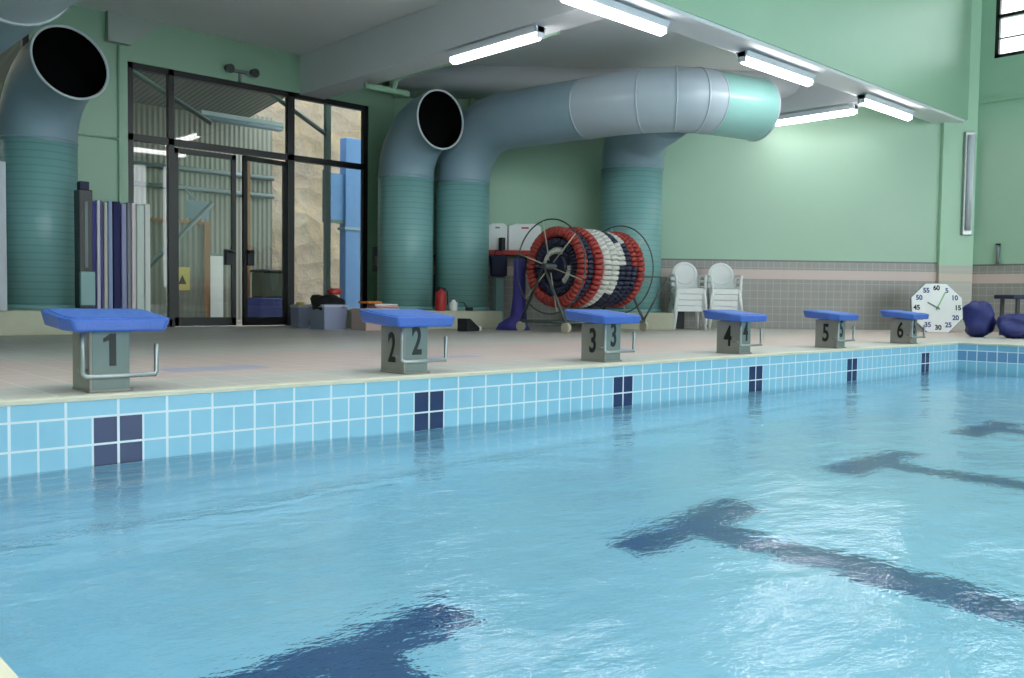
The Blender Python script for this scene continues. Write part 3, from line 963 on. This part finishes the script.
def coil(x, R, r, pattern, label, tilt=0.0, nb=46):
    """one turn of lane rope: disc floats threaded round the drum"""
    b = MB()
    for i in range(nb):
        a = 2 * PI * i / nb
        mi = pattern[int(i / nb * len(pattern)) % len(pattern)]
        c0 = Vector((x, YR + R * math.cos(a), ZR + R * math.sin(a)))
        tdir = Vector((0, -math.sin(a), math.cos(a)))
        hl = PI * R / nb * .92
        b.tube([c0 - tdir * hl, c0 - tdir * hl * .7, c0 + tdir * hl * .7, c0 + tdir * hl], [r * .72, r, r, r * .72], 10, mi=mi)
    o = b.build('lane_rope', [m_red, m_rope_w, m_rope_n], smooth=False, origin=(x, YR, ZR))
    tag(o, label, 'lane rope', 'lane ropes wound on the reel')
    return o
R_, W_, N_ = [0], [1], [2]
coil(XA - .02, .56, .085, R_, 'outermost red lane rope turn facing the doors on the reel')
coil(XA - .0, .40, .075, N_, 'navy lane rope turn inside the outermost red ring of the reel')
coil(XA + .03, .27, .06, [1, 1, 2, 1, 2, 2], 'innermost small cream and navy lane rope turn on the reel end')
coil(XA + .17, .53, .075, [2], 'navy lane rope turn just behind the outermost red ring')
coil(XA + .34, .57, .09, R_, 'second red lane rope turn, left of the broad white turns')
coil(XA + .54, .55, .095, [1, 1, 1, 1, 1, 1, 2, 1], 'white lane rope turn next to the second red turn')
coil(XA + .73, .56, .09, [1, 1, 1, 1, 1, 2, 2, 1], 'white lane rope turn in the middle of the reel, navy below')
coil(XA + .915, .55, .085, [2, 2, 2, 1, 2, 2, 2, 2], 'mostly navy lane rope turn right of the white turns')
coil(XA + 1.08, .55, .075, [1, 1, 1, 2, 2, 2, 2, 1], 'white and navy lane rope turn beside the right red turns')
coil(XA + 1.23, .55, .075, [0, 0, 0, 0, 2, 2, 2, 2], 'half navy lane rope turn with red floats above, near the right end')
coil(XA + 1.385, .57, .08, R_, 'red lane rope turn at the right end of the reel')

# purple cover hung on the reel's left stand
b = MB()
rr = random.Random(5)
rings = []
cx, cy = 8.70, 6.17
for i, (z, rw) in enumerate(((.0, .30), (.1, .26), (.22, .15), (.4, .125), (.6, .115), (.85, .11), (1.14, .10), (1.2, .05))):
    rings.append([Vector((cx + (rw * (1 + .16 * math.sin(5 * a + i)) * math.cos(a)) - (.12 if z < .15 else 0), cy + rw * .8 * math.sin(a), z)) for a in [2 * PI * k / 18 for k in range(18)]])
b.ring_sweep(rings)
tag(b.build('furled_cover', m_purple), 'furled purple cover standing upright left of the reel', 'cover')

# ------------------------------------------------------------------ red shelf with white boards
S0 = Vector((12.36, 5.95, 0)) + WD * (-3.45)      # left end of shelf on the angled wall
mt = frame_mtx(S0, WD, -WN)                        # local x along wall, y into wall
t = thing('wall_shelf', 'red wall shelf on the angled wall between duct and reel', 'shelf', S0, math.atan2(WD.y, WD.x))
b = MB(); b.box(0, 1.35, -.36, 0, 1.34, 1.43); b.build('shelf_board', m_redpaint, t, bevel=.006)
for x in (.15, .75, 1.25):
    b = MB(); b.prism([(-.32, 1.34), (0, 1.34), (0, 1.02)], x, x + .03, 'x'); b.build('bracket', m_dark, t)
def white_board(x0, w, h, peak, label):
    P = S0 + WD * x0 - (-WN) * .18 + Vector((0, 0, 1.43))
    t = thing('white_kickboard', label, 'kickboard', P, math.atan2(WD.y, WD.x), 'white boards on the red shelf')
    poly = [(0, 0), (w, 0), (w, h * (1 - peak)), (w * .8, h), (w * .25, h), (0, h * .9)]
    b = MB(); b.prism(poly, -.05, .05, 'y'); b.build('board', m_white, t, bevel=.02)
    b = MB(); b.box(w * .40, w * .62, -.056, -.05, h * .80, h * .86); b.build('mark', m_redpaint if w > .5 else m_greybox, t)
    return t
white_board(.02, .38, .52, .1, 'narrow white board on the red shelf, beside the duct')
white_board(.42, .62, .52, .12, 'wide white board on the red shelf, behind the reel hoop')
P = S0 + WD * .3 + WN * .30
b = MB(); b.box(-.05, .05, -.05, .05, 0, .24); tag(b.build('black_bottle', m_dark, bevel=.02, origin=None), 'small black bottle on the red shelf before the narrow white board', 'bottle').location = (P.x, P.y, 1.43)
P = S0 + WD * .24 + WN * .46
t = thing('hanging_bag', 'navy bag hanging from the left end of the red shelf', 'bag', (P.x, P.y, 0), math.atan2(WD.y, WD.x))
b = MB(); b.box(-.16, .16, -.07, .07, .93, 1.33); b.build('bag_body', m_navy, t, bevel=.04)
b = MB(); b.tube([(-.08, 0, 1.32), (-.06, .03, 1.42), (.06, .03, 1.42), (.08, 0, 1.32)], .012, 6); b.build('strap', m_dark, t)
P = S0 + WD * .24 + WN * .42
t = thing('teal_stand', 'pale teal upright stand with dark foot under the navy bag', 'stand', (P.x, P.y, 0))
b = MB(); b.box(-.1, .1, -.05, .05, .06, .9); b.build('stand_body', m_teal, t, bevel=.01)
b = MB(); b.box(-.17, .17, -.12, .12, 0, .07); b.build('foot', m_dark, t, bevel=.01)

# ------------------------------------------------------------------ things on and before the right plinth
t = thing('fire_extinguisher', 'red fire extinguisher standing on the plinth between two ducts', 'fire extinguisher', (7.85, 7.2, .30))
b = MB(); b.lathe([(.0, 0), (.085, 0), (.095, .02), (.095, .27), (.08, .32), (.035, .345), (.03, .37), (.0, .37)], n=20); b.build('cylinder', m_redpaint, t)
b = MB(); b.box(-.03, .03, -.02, .02, .36, .40); b.tube([(0, 0, .39), (.1, -.02, .37)], .01, 8); b.build('valve', m_dark, t)
b = MB(); b.tube([(.02, 0, .38), (.12, -.03, .33), (.11, -.05, .1)], .013, 8); b.build('hose', m_dark, t)
t = thing('white_jug', 'small white jug on the plinth right of the fire extinguisher', 'jug', (8.03, 7.08, .30))
b = MB(); b.lathe([(0, 0), (.065, 0), (.07, .02), (.07, .13), (.03, .17), (.03, .19), (0, .19)], n=16); b.build('jug_body', m_white, t)
b = MB(); b.cyl((0, 0, .19), (0, 0, .215), .033, 12); b.build('cap', m_greybox, t)
t = thing('small_pump', 'tiny dark pump with hose on the plinth right of the white jug', 'pump', (8.33, 7.02, .30))
b = MB(); b.box(-.06, .06, -.04, .04, 0, .06); b.build('pump_body', m_dark, t, bevel=.012)
b = MB(); b.tube([(-.05, 0, .05), (-.12, 0, .14), (-.2, .03, .15)], .01, 6); b.build('hose', m_dark, t)

def bin_box(name, label, x, y, w, d, h, group='clear storage bins by the doors'):
    t = thing(name, label, 'storage bin', (x, y, 0), 0, group)
    b = MB()
    r0 = [(-w * .46, -d * .46), (w * .46, -d * .46), (w * .46, d * .46), (-w * .46, d * .46)]
    r1 = [(-w * .5, -d * .5), (w * .5, -d * .5), (w * .5, d * .5), (-w * .5, d * .5)]
    r2 = [(-w * .48, -d * .48), (w * .48, -d * .48), (w * .48, d * .48), (-w * .48, d * .48)]
    r3 = [(-w * .44, -d * .44), (w * .44, -d * .44), (w * .44, d * .44), (-w * .44, d * .44)]
    b.ring_sweep([[Vector((a, c, .0)) for a, c in r0], [Vector((a, c, h)) for a, c in r1], [Vector((a, c, h)) for a, c in r2], [Vector((a, c, .02)) for a, c in r3]])
    for f in b.bm.faces: f.smooth = False
    b.build('bin_body', m_bin, t)
    b = MB(); hh = h - .03
    b.box(-w * .53, w * .53, -d * .53, -d * .48, hh, h + .01); b.box(-w * .53, w * .53, d * .48, d * .53, hh, h + .01)
    b.box(-w * .53, -w * .48, -d * .48, d * .48, hh, h + .01); b.box(w * .48, w * .53, -d * .48, d * .48, hh, h + .01); b.build('rim', m_binlid, t, bevel=.004)
    return t
bin_box('storage_bin', 'small clear plastic storage bin beside the thick door mullion', 5.86, 8.4, .2, .26, .36)
bin_box('storage_bin', 'wide clear plastic storage bin heaped with black cloth', 5.92, 7.64, .42, .48, .38)
def blob(name, m, c, rx, ry, rz, seed, label, cat, n=14):
    rr = random.Random(seed); ph = [rr.uniform(0, 6) for _ in range(6)]
    b = MB(); rings = []
    for i in range(1, n):
        th = PI * i / n
        row = []
        for k in range(20):
            a = 2 * PI * k / 20
            f = 1 + .12 * math.sin(3 * a + ph[0] + 2 * th) + .09 * math.sin(5 * a + ph[1] - 3 * th) + .07 * math.sin(7 * th + ph[2] + 2 * a)
            sx = abs(math.sin(th)) ** .5 / (abs(math.cos(a)) ** 4 + abs(math.sin(a)) ** 4) ** .25
            row.append(Vector((rx * sx * math.cos(a) * f, ry * sx * math.sin(a) * f, rz * (-math.copysign(abs(math.cos(th)) ** .8, math.cos(th))) * (1 + .1 * math.sin(4 * a + ph[3])))))
        rings.append(row)
    b.ring_sweep(rings)
    zmin = min(v.co.z for v in b.bm.verts)
    for v in b.bm.verts: v.co.z -= zmin
    o = b.build(name, m, smooth=True)
    o.location = c
    return tag(o, label, cat)
blob('cloth_bundle', m_cloth, (5.90, 7.64, .27), .22, .23, .13, 3, 'black cloth bundle heaped in the wide clear bin', 'cloth')
blob('towel', m_redpaint, (5.99, 7.56, .545), .1, .1, .05, 4, 'small red towel on the black cloth bundle', 'towel', 8)
blob('sponge', m_yellow, (5.86, 8.4, .24), .06, .07, .09, 8, 'yellow-green sponge peeking from the small clear bin', 'sponge', 8)
t = thing('toy_box', 'pale pink box of floats standing behind starting block 2', 'box', (6.38, 7.0, 0))
b = MB(); w, d, h, k = .62, .42, .34, .015
b.box(-w / 2, w / 2, -d / 2, -d / 2 + k, 0, h); b.box(-w / 2, w / 2, d / 2 - k, d / 2, 0, h)
b.box(-w / 2, -w / 2 + k, -d / 2 + k, d / 2 - k, 0, h); b.box(w / 2 - k, w / 2, -d / 2 + k, d / 2 - k, 0, h); b.box(-w / 2 + k, w / 2 - k, -d / 2 + k, d / 2 - k, 0, .02)
b.build('box_body', m_pinkbox, t, bevel=.006)
b = MB(); b.box(-w / 2 - .01, w / 2 + .01, -d / 2 - .012, -d / 2, h - .05, h); b.build('rim', m_white, t)
def float_board(x, y, z, w, d, h, m, rz, label):
    b = MB(); b.prism([(-w / 2, -d / 2), (w / 2, -d / 2), (w / 2, d * .3), (w * .3, d / 2), (-w * .3, d / 2), (-w / 2, d * .3)], 0, h, 'z')
    o = b.build('kickboard', m, bevel=.012); o.location = (x, y, z); o.rotation_euler = (0, 0, rz)
    return tag(o, label, 'kickboard', 'foam kickboards on the pink box')
float_board(6.50, 7.0, .345, .46, .3, .035, m_pink, .1, 'pink kickboard lying at the bottom on the pink box')
float_board(6.52, 7.0, .382, .40, .28, .03, m_white, -.15, 'white kickboard lying on the pink kickboard')
float_board(6.26, 7.0, .415, .34, .26, .035, m_orange, .3, 'orange kickboard on top of the white kickboard')
t = thing('dark_wedge', 'dark grey wedge with a white tip on the deck right of block 2', 'wedge', (7.52, 6.05, 0), .25)
b = MB(); b.prism([(-.2, 0), (.12, 0), (.14, .05), (-.12, .2), (-.2, .2)], -.1, .1, 'y'); b.build('wedge_body', m_dark, t, bevel=.01)
b = MB(); b.box(.06, .2, -.09, .09, 0, .075); b.build('tip', m_white, t, bevel=.008)

# ------------------------------------------------------------------ things left of the doors
foams = [('purple', (72, 66, 150), .20, 'thick purple foam mat at the left of the mat row'),
         ('pale lilac', (222, 222, 238), .06, 'thin pale lilac foam mat after the thick purple one'),
         ('violet', (120, 112, 176), .035, 'thin violet foam mat between two pale mats'),
         ('beige', (214, 212, 202), .06, 'beige foam mat left of the pale blue mat'),
         ('pale blue', (162, 178, 214), .07, 'pale blue foam mat left of the navy mat'),
         ('navy', (36, 38, 96), .11, 'dark navy foam mat in the middle of the mat row'),
         ('lavender', (170, 172, 214), .08, 'lavender foam mat right of the navy mat'),
         ('dusky', (150, 150, 160), .06, 'grey foam mat left of the pinkish white mat'),
         ('pinkish white', (240, 226, 230), .07, 'pinkish white foam mat leaning near the glass'),
         ('pale green', (222, 232, 224), .12, 'pale green foam mat second from the right of the row'),
         ('white', (238, 240, 236), .09, 'white foam mat at the right end of the mat row')]
x = 2.49
for i, (nm, rgb, w, lab) in enumerate(foams):
    b = MB(); b.box(0, w - .012, -.3, .3, 0, 1.80 + (.02 if i % 3 else 0)); m_f = mat('foam_' + nm.replace(' ', '_'), rgb, .7, vary=.04)
    o = b.build('foam_mat', m_f, bevel=.012)
    o.location = (x, 8.72, .0); o.rotation_euler = (0, math.radians([.1, .1, -.1, .1, 0, -.1, .1, .1, .15, .1, 0][i]), 0)
    tag(o, lab, 'foam mat', 'foam mats standing left of the glass doors')
    x += w
t = thing('upright_cabinet', 'narrow black upright cabinet with grey lower box beside the mats', 'cabinet', (2.26, 7.62, .30))
b = MB(); b.box(-.085, .085, -.1, .1, 0.02, 1.55); b.build('cabinet_body', m_black, t, bevel=.01)
b = MB(); b.box(-.02, .02, -.112, -.1, .55, 1.4); b.build('trim_strip', m_greybox, t)
b = MB(); b.box(-.09, .09, -.16, -.1, .06, .5); b.build('lower_box', m_teal, t, bevel=.01)
b = MB(); b.box(-.06, .06, -.06, .06, 1.55, 1.66); b.build('top_knob', m_navy, t, bevel=.01)
for i, (rgb, w, lab) in enumerate((((208, 212, 222), .09, 'white foam mat at the far left, nearest the duct'), ((150, 150, 176), .07, 'mauve foam mat at the far left behind the white one'), ((60, 66, 150), .09, 'dark blue foam mat outermost at the far left'))):
    b = MB(); b.box(0, w, -.3, .3, 0, 1.75); o = b.build('foam_mat', mat('foam_left_%d' % i, rgb, .7), bevel=.012)
    o.location = (1.15 - .11 * i, 7.40, .30); tag(o, lab, 'foam mat', 'foam mats left of the nearest duct')

# ------------------------------------------------------------------ plastic chairs, two stacks of four
def make_chair():
    t = thing('plastic_chair', '', 'chair')
    # shell with arched back: local -y is the front
    b = MB()
    H, S, n = .92, .43, 14
    prof = [(-.24, S - .05), (-.245, S), (-.1, S + .005), (.12, S - .01), (.2, S + .05), (.24, .62), (.27, .78), (.30, H)]
    b2 = MB()
    # back rest: arched panel
    outline = [(-.22, S + .02)] + [(-.23, .70)] + [(.23 * math.cos(PI - PI * k / n), .70 + .22 * math.sin(PI * k / n)) for k in range(1, n)] + [(.23, .70), (.22, S + .02)]
    def ymap(z): return .17 + (z - S) * .24
    A = [b2.bm.verts.new((x, ymap(z), z)) for x, z in outline]; B = [b2.bm.verts.new((x, ymap(z) + .02, z)) for x, z in outline]
    b2.bm.faces.new(A); b2.bm.faces.new(B[::-1])
    for k in range(len(A)):
        b2.bm.faces.new((A[k], B[k], B[(k + 1) % len(A)], A[(k + 1) % len(A)]))
    bk = b2.build('backrest', m_white, t)
    q = MB(); q.torus((0, ymap(.7) - .004, .70), Vector((0, -1, .24)), .19, .012, 32, 6); q.build('backrest_rib', m_white, bk)
    b.box(-.24, .24, -.24, .20, S - .02, S); b.box(-.24, .24, -.245, -.225, S - .10, S); b.box(-.245, -.225, -.24, .2, S - .07, S); b.box(.225, .245, -.24, .2, S - .07, S)
    b.build('seat', m_white, t, bevel=.008)
    for s in (-1, 1):
        b = MB(); b.tube([(s * .23, .2, S + .02), (s * .265, .235, .66), (s * .285, .05, .665), (s * .28, -.2, .655), (s * .265, -.24, .62), (s * .25, -.235, S - .02)], .024, 8)
        b.build('armrest', m_white, t)
        b = MB(); b.tube([(s * .235, -.22, S - .02), (s * .285, -.285, 0)], [.034, .024], 8); b.build('leg', m_white, t)
        b = MB(); b.tube([(s * .225, .18, S - .02), (s * .27, .27, 0)], [.034, .024], 8); b.build('leg', m_white, t)
    return t
chair0 = make_chair()
RZ = math.atan2(WD.y, WD.x)
used = False
order = ['bottom', 'second from bottom', 'third from bottom', 'topmost']
for (cx, cy, lab, rz) in ((11.74, 4.95, 'left stack of white chairs', RZ), (12.38, 4.62, 'right stack of white chairs', RZ - .06)):
    for k in range(4):
        P = Vector((cx, cy, .105 * k)) + Vector((-.660, -.751, 0)) * (.012 * k)
        text = '%s white armchair in the %s by the tiled wall' % (order[k], lab)
        if not used:
            chair0.location = P; chair0.rotation_euler = (0, 0, rz); chair0['label'] = text; chair0['group'] = 'stacked white plastic chairs'; used = True
        else:
            dup(chair0, P, rz, text, 'stacked white plastic chairs')

# plain dark box of unknown use beside the riser behind the reel
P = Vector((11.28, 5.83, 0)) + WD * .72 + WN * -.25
t = thing('black_box', 'tall black box standing between upright duct and chair stack', 'box', (P.x + .12, P.y - .1, 0), RZ)
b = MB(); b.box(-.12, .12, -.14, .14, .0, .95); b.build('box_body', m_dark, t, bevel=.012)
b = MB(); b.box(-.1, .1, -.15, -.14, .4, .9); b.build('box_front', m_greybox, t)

# ------------------------------------------------------------------ pace clock
C0 = Vector((15.32, 1.95, .45))
nrm = Vector((-.72, -.69, .18)).normalized()
ex = Vector((.69, -.72, 0)).normalized(); ey = nrm.cross(ex).normalized()
t = thing('pace_clock', 'white octagonal pace clock leaning by the pillar', 'clock')
mt = frame_mtx(C0, ex, ey)
R8 = .49
def octo(r): return [(r * math.cos(PI / 8 + PI / 4 * k), r * math.sin(PI / 8 + PI / 4 * k)) for k in range(8)]
b = MB(); b.prism(octo(R8), -.03, 0, 'z', mt); b.build('clock_face', m_white, t, bevel=.006)
b = MB(); b.prism(octo(R8 + .015), -.06, -.03, 'z', mt); b.build('clock_case', m_greybox, t)
m_numeral = mat('numeral_blue', (66, 76, 140), .5, vary=0)
for k in range(12):
    a = PI / 2 - 2 * PI * k / 12
    text_mesh('numeral', str(60 if k == 0 else 5 * k), .125, m_numeral if k % 3 else m_digit, mt @ Matrix.Translation((.37 * math.cos(a), .37 * math.sin(a), .002)), t, sx=.95, bold=.004)
m_hand = mat('hand_green', (150, 196, 150), .5, vary=0)
for nm, a, ln, mm in (('minute_hand', math.radians(62), .33, m_hand), ('second_hand', math.radians(150), .2, m_greybox)):
    b = MB(); b.box(-.05, ln, -.012, .012, .004, .01, mt @ Matrix.Rotation(a, 4, 'Z')); b.build(nm, mm, t)
b = MB(); b.cyl(mt @ Vector((0, 0, 0)), mt @ Vector((0, 0, .02)), .025, 12); b.build('hub', m_greybox, t)
# back strut so that it stands
b = MB(); p0 = mt @ Vector((0, .2, -.06)); b.tube([p0, (p0.x + .3, p0.y + .25, 0.01)], .015, 8); b.build('strut', m_greybox, t)

# ------------------------------------------------------------------ blue bags and bench at the right
blob('tarp_bag', m_tarp, (13.45, .58, 0), .18, .2, .27, 11, 'taller crumpled blue tarp bag next to the pillar side', 'bag')
blob('tarp_bag', m_tarp, (13.66, .1, 0), .36, .2, .18, 12, 'lower crumpled blue tarp bag at the right edge of the view', 'bag')
t = thing('navy_bench', 'navy topped bench at the right edge behind the blue tarp bags', 'bench', (15.05, .3, 0), RZ)
b = MB(); b.box(-.5, .75, -.28, .28, .62, .69); b.build('bench_top', m_navy, t, bevel=.015)
for x in (-.38, .65):
    for y in (-.22, .22):
        b = MB(); b.box(x - .025, x + .025, y - .025, y + .025, 0, .62); b.build('leg', m_dark, t)
